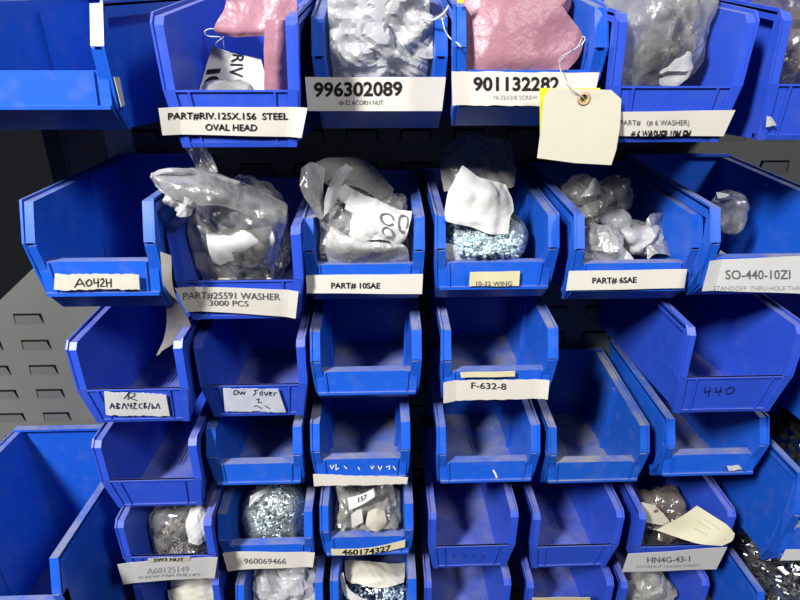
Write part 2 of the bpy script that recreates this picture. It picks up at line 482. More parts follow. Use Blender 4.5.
bin_obj('r6e', 'A', 524, 608, 612, .43, LB + 'dark inside with a pale strip at its lip')
bin_obj('r6f', 'A', 616, 701, 612, .43, LB + 'with clear film under the HN4G-43-1 label')
bin_obj('r6g', 'B', 0, 10, 640, .385, LB + 'heaped with dark metal pieces at the right', H=.10, s=1.25, X=(.396, .55), Z0=.897)
bin_obj('big', 'B', 0, 10, 640, .36, 'large empty blue bin in the bottom left corner', H=.104, s=1.3, drop=.085, X=(-.456, -.298), Z0=.912)
for k, b in REG.items(): print('BIN', k, round(b['W'], 3), 'x', round(b['x'], 3), 'z', round(b['z'], 3), 'D', b['D'])
#PART2
# ------------------------------------------------------------------ labels and writing on the bins
def card(key, name, TL, TR, BR, BL, mat='label', **kw):
    return label_on(key, (TL, TR, BR, BL), mat=mat, name=name, **kw)

l, p = card('riv', 'label', (160, 107), (308, 107), (302, 137), (164, 134), curl=1, seed=2)
text_on(l, p, 'PART#RIV.125X.156  STEEL', 169, 112, 288, 118.5, bold=.018, rot=.5)
text_on(l, p, 'OVAL HEAD', 205, 123.5, 257, 130, bold=.018, rot=.3)
l, p = card('acorn', 'label', (305, 77), (446, 77), (442, 111), (308, 111), seed=3)
text_on(l, p, '996302089', 314, 82.5, 402, 96, bold=.028, rot=-1)
text_on(l, p, '10-32 ACORN NUT', 339, 100, 383, 104.5, ink='grey_ink')
l, p = card('screw', 'label', (451, 71), (598, 73), (591, 107), (452, 105), curl=1, seed=4, ragged=1)
text_on(l, p, '901132282', 473, 77, 559, 90, bold=.028, rot=0)
text_on(l, p, '10-32X3/8 SCREW', 493, 95, 537, 99, ink='faint_ink')
l, p = card('six', 'label', (617, 112), (735, 110), (723, 136), (617, 136), seed=5)
text_on(l, p, 'PART#   (# 6 WASHER)', 620, 119.5, 689, 124.8, ink='grey_ink')
text_on(l, p, '# 6 WASHER 10M EM', 630, 130, 691, 139, bold=.03, shear=.25, cut=(129, 135.4))
l, p = card('a042', 'tape_strip', (55, 274), (139, 274), (140, 289), (54, 290), mat='tape', seed=6, ragged=1.6)
pen(l, p, [[(75, 287), (80, 278), (85, 286)], [(77, 284), (84, 283)], [(89, 279), (86, 282), (88, 286), (92, 284), (91, 280), (89, 279)],
           [(94, 278), (94, 283), (99, 282)], [(98, 278), (98, 287)], [(100, 280), (103, 278), (104, 281), (100, 286), (105, 286)],
           [(106, 278), (107, 287)], [(106, 283), (111, 282)], [(111, 278), (111, 287)]], ink='ink', w=1.1)
l, p = card('p25591', 'label', (176, 286), (299, 290), (296, 317), (187, 310), curl=1, seed=7)
text_on(l, p, 'PART#25591 WASHER', 184, 291, 280, 297.5, ink='grey_ink', bold=.008, rot=1.8)
text_on(l, p, '3000 PCS', 209, 299.5, 248, 305, ink='grey_ink', bold=.008, rot=.8)
l, p = card('sae10', 'label', (306, 275), (423, 274), (422, 294), (307, 293), seed=8)
text_on(l, p, 'PART# 10SAE', 331, 282.5, 380, 288, bold=.03)
l, p = card('wing', 'label', (470, 272), (520, 271), (519, 286), (469, 286), mat='cream', seed=9, lab='small cream label')
text_on(l, p, '10-32 WING', 476, 281, 512, 285.4, ink='grey_ink', bold=.01)
l, p = card('sae6', 'label', (569, 271), (687, 269), (684, 288), (566, 290.5), seed=10)
text_on(l, p, 'PART# 6SAE', 592, 277.5, 636, 283, bold=.03, rot=-1)
l, p = card('so440', 'label', (708, 260), (822, 255), (816, 294), (700, 290), curl=1, mat='paper', seed=11)
text_on(l, p, 'SO-440-10ZI', 725, 269.5, 790, 278.5, ink='grey_ink', bold=.008)
text_on(l, p, 'STANDOFF  THRU-HOLE THREAD', 713, 285.5, 812, 289.8, ink='faint_ink')
l, p = card('r3a', 'tape_patch', (104, 391.5), (166, 394), (170, 416), (106, 415), mat='paper', seed=12, ragged=1.5)
pen(l, p, [[(128, 399), (129, 392), (135, 393), (134, 396), (129, 397), (137, 400)], [(124, 398), (129, 392)],
           [(110, 408), (112, 402), (115, 408)], [(111, 406), (115, 405)], [(117, 402), (117, 408), (120, 407), (117, 405), (120, 403), (117, 402)],
           [(122, 408), (124, 402), (127, 408)], [(128, 402), (128, 405), (132, 405)], [(131, 402), (131, 408)], [(133, 403), (136, 402), (133, 408), (137, 408)],
           [(142, 403), (139, 404), (139, 407), (142, 408)], [(144, 402), (144, 408), (147, 406), (144, 405), (146, 402)], [(148, 409), (150, 402)],
           [(152, 403), (152, 408), (155, 407), (152, 405)], [(156, 408), (158, 402), (160, 408)]], ink='navy_ink', w=.9)
l, p = card('r3b', 'tape_patch', (223, 388), (278, 389), (286, 412), (225, 411), mat='bluish', seed=13, ragged=1.5)
pen(l, p, [[(234, 390), (234, 394), (238, 393), (238, 390), (234, 390)], [(239, 391), (241, 394), (242, 391), (244, 394), (245, 391)],
           [(258, 389.5), (254, 390), (256, 392), (253, 395)], [(260, 391), (260, 395)], [(262, 389.5), (262, 395)], [(264, 391), (266, 395), (268, 391)],
           [(270, 393), (272, 392), (270, 391), (269, 394), (272, 395)], [(274, 395), (274, 392), (277, 392)], [(256, 399), (259, 398), (258, 402), (262, 402)],
           [(254, 406), (256, 405), (262, 408)], [(265, 405), (270, 408)]], ink='ink', w=.8)
l, p = card('f632', 'label', (443, 380.5), (549, 379), (547, 398), (443, 401), curl=1, seed=14, dY=.003, ragged=1)
text_on(l, p, 'F-632-8', 471, 382, 506, 388.2, ink='ink', bold=.012, rot=1)
l2, p2 = card('f632', 'tape_strip', (460, 372), (515, 371), (515, 376.5), (461, 377.5), mat='cream', seed=15, dY=.0022, lab='cream tape strip folded over the lip')
def lettered(key, strokes, ink, w):
    b = REG[key]; lip = [c for c in b['root'].children if c.name.startswith('front_lip')][0]
    return pen(lip, lip_put(key), strokes, ink=ink, w=w)
lettered('b440', [[(705, 387), (704, 392), (711, 391)], [(710, 387), (708, 397)], [(716, 387), (715, 392), (722, 391)], [(721, 387), (719, 396)],
                  [(730, 387), (726, 390), (727, 394), (732, 393), (735, 389), (732, 387), (729, 387)]], 'navy_ink', .95)
lettered('r4c', [[(330, 465), (332, 469), (334, 465)], [(336, 464), (336, 470), (339, 468)], [(344, 466), (347, 469)], [(358, 467), (360, 470)], [(371, 466), (372, 469), (374, 466)],
                 [(378, 466), (380, 470), (382, 466)], [(386, 467), (390, 466), (389, 470)], [(393, 466), (396, 470)]], 'white_ink', 1.1)
lettered('r4d', [[(493, 470), (495, 473), (497, 478)]], 'white_ink', 2.0)
lettered('r5d', [[(453, 553), (453, 558), (456, 555)], [(463, 553), (466, 556), (462, 558)], [(473, 553), (473, 558)], [(480, 553), (484, 556), (482, 559)]], 'blue_ink', .7)
l, p = card('r4c', 'torn_label', (313, 474), (408, 477), (407, 484), (314, 486), seed=16, dY=.0008, ragged=1.5, lab='torn strip of old white label under the lip')
l, p = card('r4f', 'torn_label', (727, 466), (739, 465), (742, 469), (729, 471), mat='paper', seed=17)
l, p = card('tr', 'paint_fleck', (767, 116), (771, 117), (776, 125), (766, 127), mat='paper', seed=18)
l, p = card('r5a', 'label', (118, 563), (218, 556), (215, 577), (124, 583), mat='paper', curl=.5, seed=19, dY=.002)
text_on(l, p, 'A60125149', 147, 567.5, 189, 573.5, ink='faint_ink', rot=-2.2)
text_on(l, p, 'SCREW-PAN PHILLIPS', 138, 575, 200, 578, ink='faint_ink', rot=-3)
l, p = card('r5a', 'tape_strip', (148, 558), (190, 556.5), (190, 561), (148, 562), mat='tape', seed=20, dY=.003)
text_on(l, p, 'SW3 NUT', 154, 557.8, 184, 561, ink='ink', bold=.02, rot=-.8)
l, p = card('r5b', 'label', (223, 551.5), (315, 552), (313, 566.5), (228, 570), seed=21, curl=.5, dY=.002)
text_on(l, p, '960069466', 244, 558, 286, 563.5, ink='grey_ink', bold=.008, rot=-.3)
l, p = card('r5c', 'label', (331, 552), (405, 543), (405, 550), (332, 558), mat='cream', seed=22, bend=.0045, dY=.002, lab='narrow cream strip stuck on in a curve')
text_on(l, p, '460174327', 342, 550.8, 391, 556, ink='ink', bold=.03, rot=-5)
l, p = card('r5f', 'label', (628, 554), (727, 547), (716, 569), (622, 572), mat='paper', seed=23, dY=.002)
text_on(l, p, 'HN4G-43-1', 647, 556.5, 690, 562, ink='grey_ink', bold=.01, rot=-1)
text_on(l, p, 'LOCKNUT NYLON INSERT', 637, 564.5, 700, 567.3, ink='faint_ink', rot=-1)
l, p = card('r5g', 'label', (786, 549.5), (860, 547), (858, 558), (780, 560.5), mat='paper', seed=24)
l, p = card('r6e', 'tape_strip', (532, 597.5), (590, 597), (590, 607), (532, 607), mat='cream', seed=25, dY=.003, lab='pale cream strip on the lip')

# ------------------------------------------------------------------ loose contents
def thing(name, label, cat, loc, group=None):
    o = bpy.data.objects.new(name, None); COL.objects.link(o); o.location = loc; o.empty_display_size = .01
    tag(o, label, cat, group); return o

def clampbin(key, m=.0035):
    b = REG[key]
    def f(p):
        zz = p.z - b['z']
        k = 1 - (.13 if b['kind'] == 'A' else .07) * (1 - min(1, max(0, zz / (.42 * b['H']))))
        hx = (b['W'] / 2 - b['fl'] - m) * k
        y0 = b['D'] + (.016 if zz < .045 else .004)
        return Vector((min(max(p.x, b['x'] - hx), b['x'] + hx), min(max(p.y, y0), PANEL_Y - .004), max(p.z, b['z'] + .0035)))
    return f

def blob(name, parent, key, cx, cy, Y, rx, ry, rd, mat, seed, amp=.005, sub=5, sq=.8, zmax=None, pinch=0):
    """a filled poly bag: rounded sack with creases, tip pinched upward"""
    c = at(cx, cy, Y); ax = (at(cx + rx, cy, Y) - c).length; az = (at(cx, cy - ry, Y) - c).length
    cl = clampbin(key) if key else (lambda q: q)
    bm = bmesh.new(); bmesh.ops.create_icosphere(bm, subdivisions=sub, radius=1)
    for v in bm.verts:
        d = v.co.normalized()
        q = Vector([math.copysign(abs(t) ** sq, t) for t in d])
        w = Vector((q.x * ax, q.y * rd, q.z * az))
        if pinch and q.z > 0:
            k = 1 - pinch * q.z ** 1.5; w.x *= k; w.y *= k
        n = d
        wp = c + w
        s = crumple(wp, seed, 170, .004) * 1.7 + noise.noise(wp * 40 + Vector((seed, 0, 0))) * .5
        v.co = cl(wp + n * s * amp)
    return link(name, bm, mat, parent, smooth=True, world=True)

def crom(P_, t):
    n = len(P_) - 1
    if n == 1: return P_[0].lerp(P_[1], t)
    x = t * n; i = min(int(x), n - 1); f = x - i
    p1, p2 = P_[i], P_[i + 1]
    p0 = P_[i - 1] if i else p1 * 2 - p2
    p3 = P_[i + 2] if i + 2 <= n else p2 * 2 - p1
    return .5 * ((2 * p1) + (p2 - p0) * f + (2 * p0 - 5 * p1 + 4 * p2 - p3) * f * f + (3 * p1 - p0 - 3 * p2 + p3) * f ** 3)

def sheet(name, parent, rows, mat, seed=1, amp=0, freq=120, nu=40, nv=30, th=.0003, ragged=0, key=None, smooth=True):
    """paper or film through a lattice of points (px, py, distance)"""
    G = [[at(*q) for q in r] for r in rows]
    cl = clampbin(key, .001) if key else None
    def f(u, v, lift=0.0):
        p_ = crom([crom(r, u) for r in G], v)
        e = .01
        pu = crom([crom(r, min(1, u + e)) for r in G], v) - crom([crom(r, max(0, u - e)) for r in G], v)
        pv = crom([crom(r, u) for r in G], min(1, v + e)) - crom([crom(r, u) for r in G], max(0, v - e))
        n = pu.cross(pv)
        n = n.normalized() if n.length > 1e-12 else Vector((0, -1, 0))
        if n.dot(EYE - p_) < 0: n = -n
        if amp: p_ = p_ + n * amp * crumple(p_, seed, freq * 1.6, .0015) * 1.4
        if ragged:
            m_ = min(u, 1 - u, v, 1 - v)
            if m_ < .02: p_ = p_ + (pu * noise.noise(p_ * 400) + pv * noise.noise(p_ * 370 + Vector((5, 5, 5)))) * ragged
        p_ = p_ + n * lift
        return cl(p_) if cl else p_
    bm = bmesh.new(); quad_sheet(bm, f, nu, nv)
    bmesh.ops.remove_doubles(bm, verts=bm.verts[:], dist=1e-6)
    bmesh.ops.recalc_face_normals(bm, faces=bm.faces[:])
    bmesh.ops.solidify(bm, geom=bm.faces[:], thickness=th)
    o = link(name, bm, mat, parent, smooth=smooth, world=True)
    return o, f

def text_uv(lbl, f, text, o0, du, dv, ink='ink', bold=0, lift=.0009):
    """text on a sheet: origin, advance vector and up vector in (u, v)"""
    vs, fs = glyphs(text, bold); ax, bx = min(v[0] for v in vs), max(v[0] for v in vs)
    bm = bmesh.new(); vv = []
    for x, y in vs:
        s = (x - ax) / (bx - ax); t = y / .7
        vv.append(bm.verts.new(f(min(1, max(0, o0[0] + du[0] * s + dv[0] * t)), min(1, max(0, o0[1] + du[1] * s + dv[1] * t)), lift)))
    for q in fs:
        try: bm.faces.new([vv[i] for i in q])
        except ValueError: pass
    return link('lettering', bm, ink, lbl, world=True)

def cardpoly(name, parent, pts, mat, hole=None, th=.0004, root_label=None, cat=None):
    """flat card with a traced outline (px, py, distance), optionally a punched hole"""
    bm = bmesh.new()
    V = [bm.verts.new(at(*q)) for q in pts]
    E = [bm.edges.new((V[i], V[(i + 1) % len(V)])) for i in range(len(V))]
    if hole:
        hx, hy, hY, hr = hole; c = at(hx, hy, hY)
        H_ = [bm.verts.new(c + Vector((math.cos(a) * hr, 0, math.sin(a) * hr))) for a in [k * math.tau / 20 for k in range(20)]]
        E += [bm.edges.new((H_[i], H_[(i + 1) % 20])) for i in range(20)]
    bmesh.ops.triangle_fill(bm, edges=E, use_beauty=True, use_dissolve=False)
    bmesh.ops.recalc_face_normals(bm, faces=bm.faces[:])
    bmesh.ops.solidify(bm, geom=bm.faces[:], thickness=th)
    o = link(name, bm, mat, parent, world=True)
    if root_label: tag(o, root_label, cat)
    return o

def ring(name, parent, px, py, Y, r0, r1, mat):
    c = at(px, py, Y); bm = bmesh.new(); n = 28; rows = []
    for k in range(n):
        a = k * math.tau / n; d = Vector((math.cos(a), 0, math.sin(a)))
        rows.append([bm.verts.new(c + d * r0), bm.verts.new(c + d * (r0 + r1) / 2 + Vector((0, -.0007, 0))), bm.verts.new(c + d * r1), bm.verts.new(c + d * (r0 + r1) / 2 + Vector((0, .0006, 0)))])
    for k in range(n):
        a, b = rows[k], rows[(k + 1) % n]
        for j in range(4): bm.faces.new((a[j], a[(j + 1) % 4], b[(j + 1) % 4], b[j]))
    return link(name, bm, mat, parent, smooth=True, world=True)

def cord(name, parent, pts, r, mat, label=None, cat=None):
    G = [at(*q) for q in pts]; n = len(pts) * 8; bm = bmesh.new(); prev = None
    for i in range(n + 1):
        t = i / n; p_ = crom(G, t); d = (crom(G, min(1, t + .01)) - crom(G, max(0, t - .01))).normalized()
        a = d.orthogonal().normalized(); b = d.cross(a)
        cur = [bm.verts.new(p_ + (a * math.cos(k * math.tau / 6) + b * math.sin(k * math.tau / 6)) * r) for k in range(6)]
        if prev:
            for k in range(6): bm.faces.new((prev[k], prev[(k + 1) % 6], cur[(k + 1) % 6], cur[k]))
        else: bm.faces.new(cur)
        prev = cur
    bm.faces.new(prev[::-1])
    o = link(name, bm, mat, parent, smooth=True, world=True)
    if label: tag(o, label, cat)
    return o

def hardware(label, key, cx, cy, Y, rx, ry, rd, n, shape, size, mat, seed, name='fasteners', group=None):
    """heap of small loose metal pieces nobody could count"""
    r = random.Random(seed); c = at(cx, cy, Y); ax = (at(cx + rx, cy, Y) - c).length; az = (at(cx, cy - ry, Y) - c).length
    cl = clampbin(key, .004) if key else (lambda q: q)
    bm = bmesh.new()
    for i in range(n):
        while True:
            d = Vector((r.gauss(0, 1), r.gauss(0, 1), r.gauss(0, 1))).normalized()
            if d.dot(Vector((0, -.75, .6))) > -.25: break
        k = r.uniform(.86, 1.0)
        p_ = cl(c + Vector((d.x * ax, d.y * rd, d.z * az)) * k)
        t = d.cross(Vector((r.gauss(0, 1), r.gauss(0, 1), r.gauss(0, 1)))).normalized() + d * r.uniform(-.35, .35)
        t.normalize(); a = t.orthogonal().normalized(); b = t.cross(a); s = size * r.uniform(.8, 1.2)
        if shape == 'pin':
            prof = [(-.5, .17), (.28, .17), (.28, .36), (.5, .30)]; m_ = 6
        elif shape == 'nut':
            prof = [(-.22, .5), (.22, .5)]; m_ = 6
        elif shape == 'chip':
            prof = [(-.10, .5), (.10, .5)]; m_ = 5
        else:
            prof = [(-.5, .12), (-.2, .32), (.05, .14), (.2, .34), (.5, .16)]; m_ = 5
        rings = [[bm.verts.new(p_ + t * (h_ * s) + (a * math.cos(q * math.tau / m_) + b * math.sin(q * math.tau / m_)) * (rr * s)) for q in range(m_)] for h_, rr in prof]
        bm.faces.new(rings[0]); bm.faces.new(rings[-1][::-1])
        for x_, y_ in zip(rings, rings[1:]):
            for q in range(m_): bm.faces.new((x_[q], x_[(q + 1) % m_], y_[(q + 1) % m_], y_[q]))
    o = link(name, bm, mat, None, world=True)
    return tag(o, label, 'fasteners', group, 'stuff')

BAG = 'poly bags of parts lying in the bins'
# --- riveter bin: pink bag hanging in, paper tag, strings
t = thing('plastic_bag', 'pink plastic bag hanging into the OVAL HEAD bin beside its paper tag', 'bag', at(278, 88, .41), BAG)
sheet('film', t, [[(224, -14, .43), (250, -16, .425), (275, -16, .42), (296, -14, .418)],
                  [(226, 5, .43), (248, 4, .424), (270, 4, .416), (297, 6, .416)],
                  [(215, 28, .43), (236, 28, .424), (262, 28, .413), (296, 30, .414)],
                  [(222, 34, .432), (240, 37, .426), (264, 36, .414), (292, 40, .412)]], 'pink', 3, .0014, 70, ragged=.3)
sheet('bag_neck', t, [[(266, 20, .409), (280, 20, .405), (292, 20, .411)], [(264, 50, .408), (278, 50, .403), (292, 52, .411)],
                  [(264, 75, .408), (277, 76, .403), (291, 76, .412)], [(264, 94, .409), (278, 95, .405), (291, 94, .413)]], 'pink', 5, .0010, 60)
t = thing('paper_tag', 'white paper tag lettered RIV standing in the OVAL HEAD bin', 'tag', at(236, 92, .42))
o, f = sheet('card', t, [[(212, 46, .450), (238, 54, .446), (261, 59, .443)], [(205, 70, .44), (235, 72, .436), (265, 76, .434)], [(198, 94, .428), (233, 94, .425), (266, 94, .423)]], 'paper', 4, .0006, 60, nu=30, nv=24)
text_uv(o, f, 'RIV', (.40, .05), (.02, .62), (.22, -.04), ink='ink', bold=.0)
text_uv(o, f, '10', (.06, .50), (.02, .42), (.2, -.04), ink='ink', bold=.05)
cord('wire', t, [(216, 47, .447), (217, 42, .44), (224, 36, .435), (214, 29, .432), (205, 31, .43), (208, 36, .432), (222, 38, .434), (224, 48, .444)], .00035, 'string')
t = thing('plastic_bag', 'small clear bag with a folded top behind the OVAL HEAD label, under the tag', 'bag', at(232, 90, .42), BAG)
blob('film', t, 'riv', 232, 97, .419, 26, 15, .018, 'milky', 11, .003, 4)
# --- acorn nuts
t = thing('plastic_bag', 'crumpled white plastic bag filling the bin numbered 996302089', 'bag', at(378, 80, .47), BAG)
blob('film', t, 'acorn', 372, 33, .482, 66, 62, .045, 'white_film', 21, .0065, 6, .72)
sheet('bag_mouth', t, [[(378, -14, .435), (400, -14, .432), (428, -14, .44)], [(385, 14, .440), (405, 16, .436), (425, 10, .444)], [(395, 34, .440), (415, 42, .440), (438, 24, .446)], [(402, 48, .44), (422, 58, .442), (440, 58, .446)]], 'white_film', 22, .004, 120, ragged=.4, key='acorn')
cord('tie_string', None, [(456, -6, .44), (450, 4, .432), (443, 14, .428), (433, 20, .43), (421, 18, .435)], .0009, 'string', 'white twisted string between the 996302089 and 901132282 bins, upper one', 'string')
cord('tie_string', None, [(442, 18, .4265), (445, 30, .424), (450, 38, .421), (457, 43, .392), (461, 47, .388)], .0005, 'string', 'thin white string end hanging over the left side of the 901132282 bin', 'string')
# --- pink bag of screws with shipping tag
t = thing('plastic_bag', 'large pink plastic bag lying in the bin numbered 901132282', 'bag', at(515, 74, .43), BAG)
blob('film', t, 'screw', 512, 34, .470, 52, 52, .04, 'pink', 31, .005, 5, .62)
sheet('bag_fold', t, [[(460, -14, .42), (500, -16, .412), (545, -14, .414)], [(461, 20, .413), (505, 14, .404), (563, 8, .412)],
                      [(462, 48, .409), (505, 46, .401), (583, 34, .412)], [(462, 62, .407), (510, 62, .400), (580, 56, .409)], [(463, 76, .4065), (505, 78, .4045), (562, 76, .4065)]], 'pink', 33, .0016, 60)
t = thing('paper_tag', 'cream shipping tag with a punched grommet hanging below the number 901132282', 'tag', at(580, 160, .38))
cardpoly('card', t, [(550, 88, .3825), (611, 90, .3824), (621, 99, .3821), (620, 125, .3812), (616, 150, .3804), (611, 165, .3799), (575, 163, .37995), (537, 158, .3801), (541, 126, .3812), (544, 97, .3822)], 'tag', hole=(584, 99, .3822, .0021))
ring('grommet', t, 584, 99, .3817, .0021, .0047, 'grommet')
cord('wire', t, [(585, 99, .3815), (573, 90, .381), (563, 77, .385), (560, 62, .392), (568, 54, .396), (580, 46, .40), (585, 39, .402), (583, 36, .404)], .00045, 'wire')
cord('wire', t, [(583, 36, .402), (576, 48, .398), (562, 56, .394), (559, 62, .391), (570, 52, .396), (583, 44, .40)], .00035, 'wire')
cardpoly('sticky_note', None, [(539.5, 88, .3846), (600, 88, .3850), (600, 118, .3848), (547, 125, .3842), (540, 150, .3835)], 'yellow', root_label='bright yellow card peeking out behind the cream shipping tag', cat='card')
cardpoly('sticky_note', None, [(457, -9, .40), (466, -9, .40), (463, 3, .40), (457, 3, .40)], 'yellow', root_label='bit of yellow card at the top edge beside the large pink bag', cat='card')
# --- number 6 washers
t = thing('plastic_bag', 'clear grey plastic bag in the bin labelled for number 6 washers', 'bag', at(655, 84, .43), BAG)
blob('film', t, 'six', 652, 28, .455, 48, 60, .045, 'grey_film', 41, .0022, 5, .75)
sheet('bag_front', t, [[(600, -14, .40), (650, -14, .395), (697, -14, .402)], [(612, 30, .402), (655, 30, .394), (699, 24, .402)], [(613, 60, .402), (656, 62, .395), (704, 48, .403)], [(613, 86, .403), (650, 86, .401), (682, 82, .404)]], 'film', 42, .0016, 60, nu=60, nv=50)
t = thing('washer_packet', 'pale inner packet of washers seen through the clear grey bag', 'packet', at(662, 84, .42))
blob('film', t, 'six', 662, 62, .409, 26, 22, .010, 'white_film', 44, .004, 4, .7)
t = thing('plastic_bag', 'brownish clear bag in the bin cut off by the top right corner', 'bag', at(795, 84, .43), BAG)
blob('film', t, 'tr', 800, 24, .45, 36, 64, .045, 'brown_film', 45, .008, 5, .75)
# --- part 25591
t = thing('plastic_bag', 'big crumpled clear bag with its mouth flopped left over the PART#25591 WASHER bin', 'bag', at(235, 280, .46), BAG)
blob('film', t, 'p25591', 240, 238, .475, 48, 56, .045, 'film', 51, .0045, 5, .75)
sheet('bag_front', t, [[(196, 212, .425), (225, 205, .42), (255, 210, .425), (287, 205, .44)], [(200, 235, .425), (232, 238, .418), (260, 238, .42), (286, 225, .437)],
                       [(206, 258, .43), (235, 262, .425), (262, 262, .425), (278, 255, .435)], [(212, 278, .435), (235, 280, .433), (258, 280, .433), (272, 278, .436)]], 'film', 52, .0016, 90, nu=60, nv=44, ragged=.3, key=None)
sheet('bag_mouth', t, [[(152, 180, .405), (160, 169, .41), (195, 169, .425), (225, 176, .435), (262, 190, .445), (286, 203, .452)],
                       [(150, 176, .40), (163, 180, .398), (195, 186, .405), (225, 192, .415), (255, 202, .43), (286, 212, .445)],
                       [(155, 186, .40), (172, 198, .398), (195, 205, .402), (222, 206, .412), (252, 216, .425), (285, 224, .44)]], 'milky', 53, .0011, 80, nu=60, nv=24, ragged=.4)
sheet('bag_edge', t, [[(151, 173, .399), (170, 168, .405), (200, 171, .42), (243, 182, .438)], [(150, 178, .399), (170, 173, .404), (200, 176, .419), (243, 186, .437)]], 'white_film', 57, .0005, 60, nu=30, nv=4)
sheet('bag_tail', t, [[(184, 146, .445), (204, 144, .445)], [(192, 160, .44), (212, 158, .44)], [(200, 176, .435), (218, 172, .436)]], 'milky', 54, .004, 160, nu=20, nv=20, ragged=.5)
sheet('bag_corner', t, [[(166, 192, .405), (180, 195, .40), (196, 202, .404)], [(168, 206, .405), (182, 206, .399), (195, 208, .404)], [(174, 212, .405), (184, 215, .402), (192, 212, .405)]], 'white_film', 55, .004, 200, nu=20, nv=16, ragged=.4)
t = thing('packing_paper', 'white sheet inside the big crumpled bag of the PART#25591 bin', 'paper', at(240, 270, .44))
sheet('paper_face', t, [[(206, 222, .428), (240, 230, .418), (270, 226, .430)], [(208, 245, .422), (240, 248, .4165), (274, 243, .427)], [(214, 268, .4335), (240, 270, .4325), (262, 264, .4335)]], 'paper', 56, .002, 60)
cardpoly('paper_slip', None, [(233, 262, .445), (272, 279, .432), (270, 284, .430), (214, 284, .430)], 'tag', root_label='cream paper slip corner lying at the front of the PART#25591 WASHER bin', cat='paper')
# --- hanging grey strip
o, f = sheet('paper_strip', None, [[(160, 252, .39), (166, 254, .39), (171, 256, .39)], [(163, 285, .396), (169, 288, .397), (174, 290, .398)],
                           [(167, 315, .425), (177, 318, .426), (190, 322, .424)], [(164, 338, .437), (174, 336, .437), (186, 334, .437)], [(156, 356, .44), (158, 355, .44), (160, 353, .44)]], 'beige', 58, .0006, 40, nu=16, nv=40)
tag(o, 'curved beige grey paper strip dangling between the A042H and PART#25591 bins', 'paper')
# --- 10SAE
t = BAG10 = thing('plastic_bag', 'clear bag with looped mouth lying in the PART# 10SAE bin', 'bag', at(362, 268, .47), BAG)
blob('film', t, 'sae10', 362, 235, .478, 50, 42, .04, 'milky', 61, .005, 5, .75)
sheet('bag_loop', t, [[(302, 168, .44), (312, 162, .45), (326, 168, .455)], [(300, 185, .435), (310, 186, .438), (324, 190, .45)], [(306, 200, .435), (315, 205, .437), (324, 208, .445)], [(318, 216, .44), (321, 218, .44), (325, 216, .442)]], 'milky', 62, .0018, 70, nu=24, nv=30)
sheet('bag_loop', t, [[(324, 216, .44), (328, 212, .439), (332, 208, .441)], [(326, 192, .437), (333, 190, .436), (340, 190, .44)], [(336, 172, .44), (342, 174, .439), (346, 178, .443)], [(346, 163, .447), (350, 166, .446), (354, 168, .447)]], 'white_film', 63, .0015, 70, nu=14, nv=30)
sheet('bag_hood', t, [[(312, 164, .47), (335, 157, .48), (365, 160, .485), (394, 188, .48)], [(322, 180, .46), (342, 175, .465), (368, 178, .468), (392, 200, .465)], [(336, 190, .455), (352, 186, .455), (370, 194, .458), (384, 205, .46)]], 'grey_film', 64, .002, 70, nu=40, nv=24)
t = thing('packing_paper', 'white crumpled paper with dark loops written on it in the PART# 10SAE bag', 'paper', at(372, 250, .445))
o, f = sheet('paper_face', t, [[(345, 184, .452), (368, 196, .448), (392, 206, .446), (412, 212, .442)], [(334, 196, .448), (360, 208, .440), (385, 214, .435), (410, 222, .434)],
                       [(352, 214, .444), (362, 226, .436), (385, 232, .431), (405, 240, .433)], [(345, 232, .446), (362, 240, .436), (384, 240, .433), (398, 246, .437)]], 'paper', 65, .0035, 85, nu=60, nv=44, smooth=False)
def loop_uv(cx, cy, rx, ry, a0): 
    bm = bmesh.new(); prev = first = None
    for k in range(25):
        a = k * math.tau / 24 * .92 + a0
        q = []
        for s in (.86, 1.12):
            q.append(bm.verts.new(f(cx + rx * s * math.cos(a), cy + ry * s * math.sin(a), .0012)))
        if prev: bm.faces.new((prev[0], prev[1], q[1], q[0]))
        prev = q
    link('lettering', bm, 'grey_ink', o, world=True)
loop_uv(.70, .42, .085, .10, .4); loop_uv(.71, .66, .085, .10, 2.2); loop_uv(.91, .38, .06, .16, 1)
sheet('bag_front', BAG10, [[(330, 226, .44), (360, 240, .43), (402, 244, .433)], [(326, 246, .437), (362, 252, .428), (408, 250, .434)], [(330, 268, .446), (362, 268, .446), (410, 268, .446)]], 'milky', 66, .0016, 70, nu=50, nv=30)
# --- 10-32 wing
hardware('bright zinc wing nuts heaped in the bag of the 10-32 WING bin', 'wing', 484, 241, .456, 39, 29, .030, 640, 'wing', .0075, 'zinc', 71, group='loose fasteners in the bins')
t = thing('plastic_bag', 'clear bag around the zinc wing nuts in the 10-32 WING bin', 'bag', at(484, 264, .46), BAG)
blob('film', t, 'wing', 484, 238, .462, 41, 31, .031, 'film', 72, .001, 5, .85)
sheet('bag_mouth', t, [[(442, 150, .53), (470, 140, .53), (510, 140, .53)], [(440, 168, .51), (476, 166, .505), (517, 165, .51)], [(444, 192, .49), (478, 190, .485), (514, 186, .49)]], 'grey_film', 73, .006, 60, ragged=.3)
t = thing('packing_paper', 'white crumpled paper lying on the zinc wing nuts of the 10-32 WING bin', 'paper', at(480, 235, .44))
sheet('paper_face', t, [[(462, 168, .455), (480, 176, .45), (496, 180, .452), (506, 184, .455)], [(450, 190, .445), (470, 190, .437), (495, 192, .435), (513, 200, .445)], [(445, 208, .437), (470, 210, .43), (494, 210, .43), (514, 210, .44)],
                        [(445, 218, .432), (468, 218, .427), (490, 222, .427), (510, 218, .435)], [(447, 222, .430), (470, 227, .426), (490, 234, .426), (508, 234, .431)]], 'paper', 74, .0035, 75, nu=60, nv=50)
t = thing('packing_paper', 'small white paper corner at the front left of the 10-32 WING bin', 'paper', at(455, 262, .435))
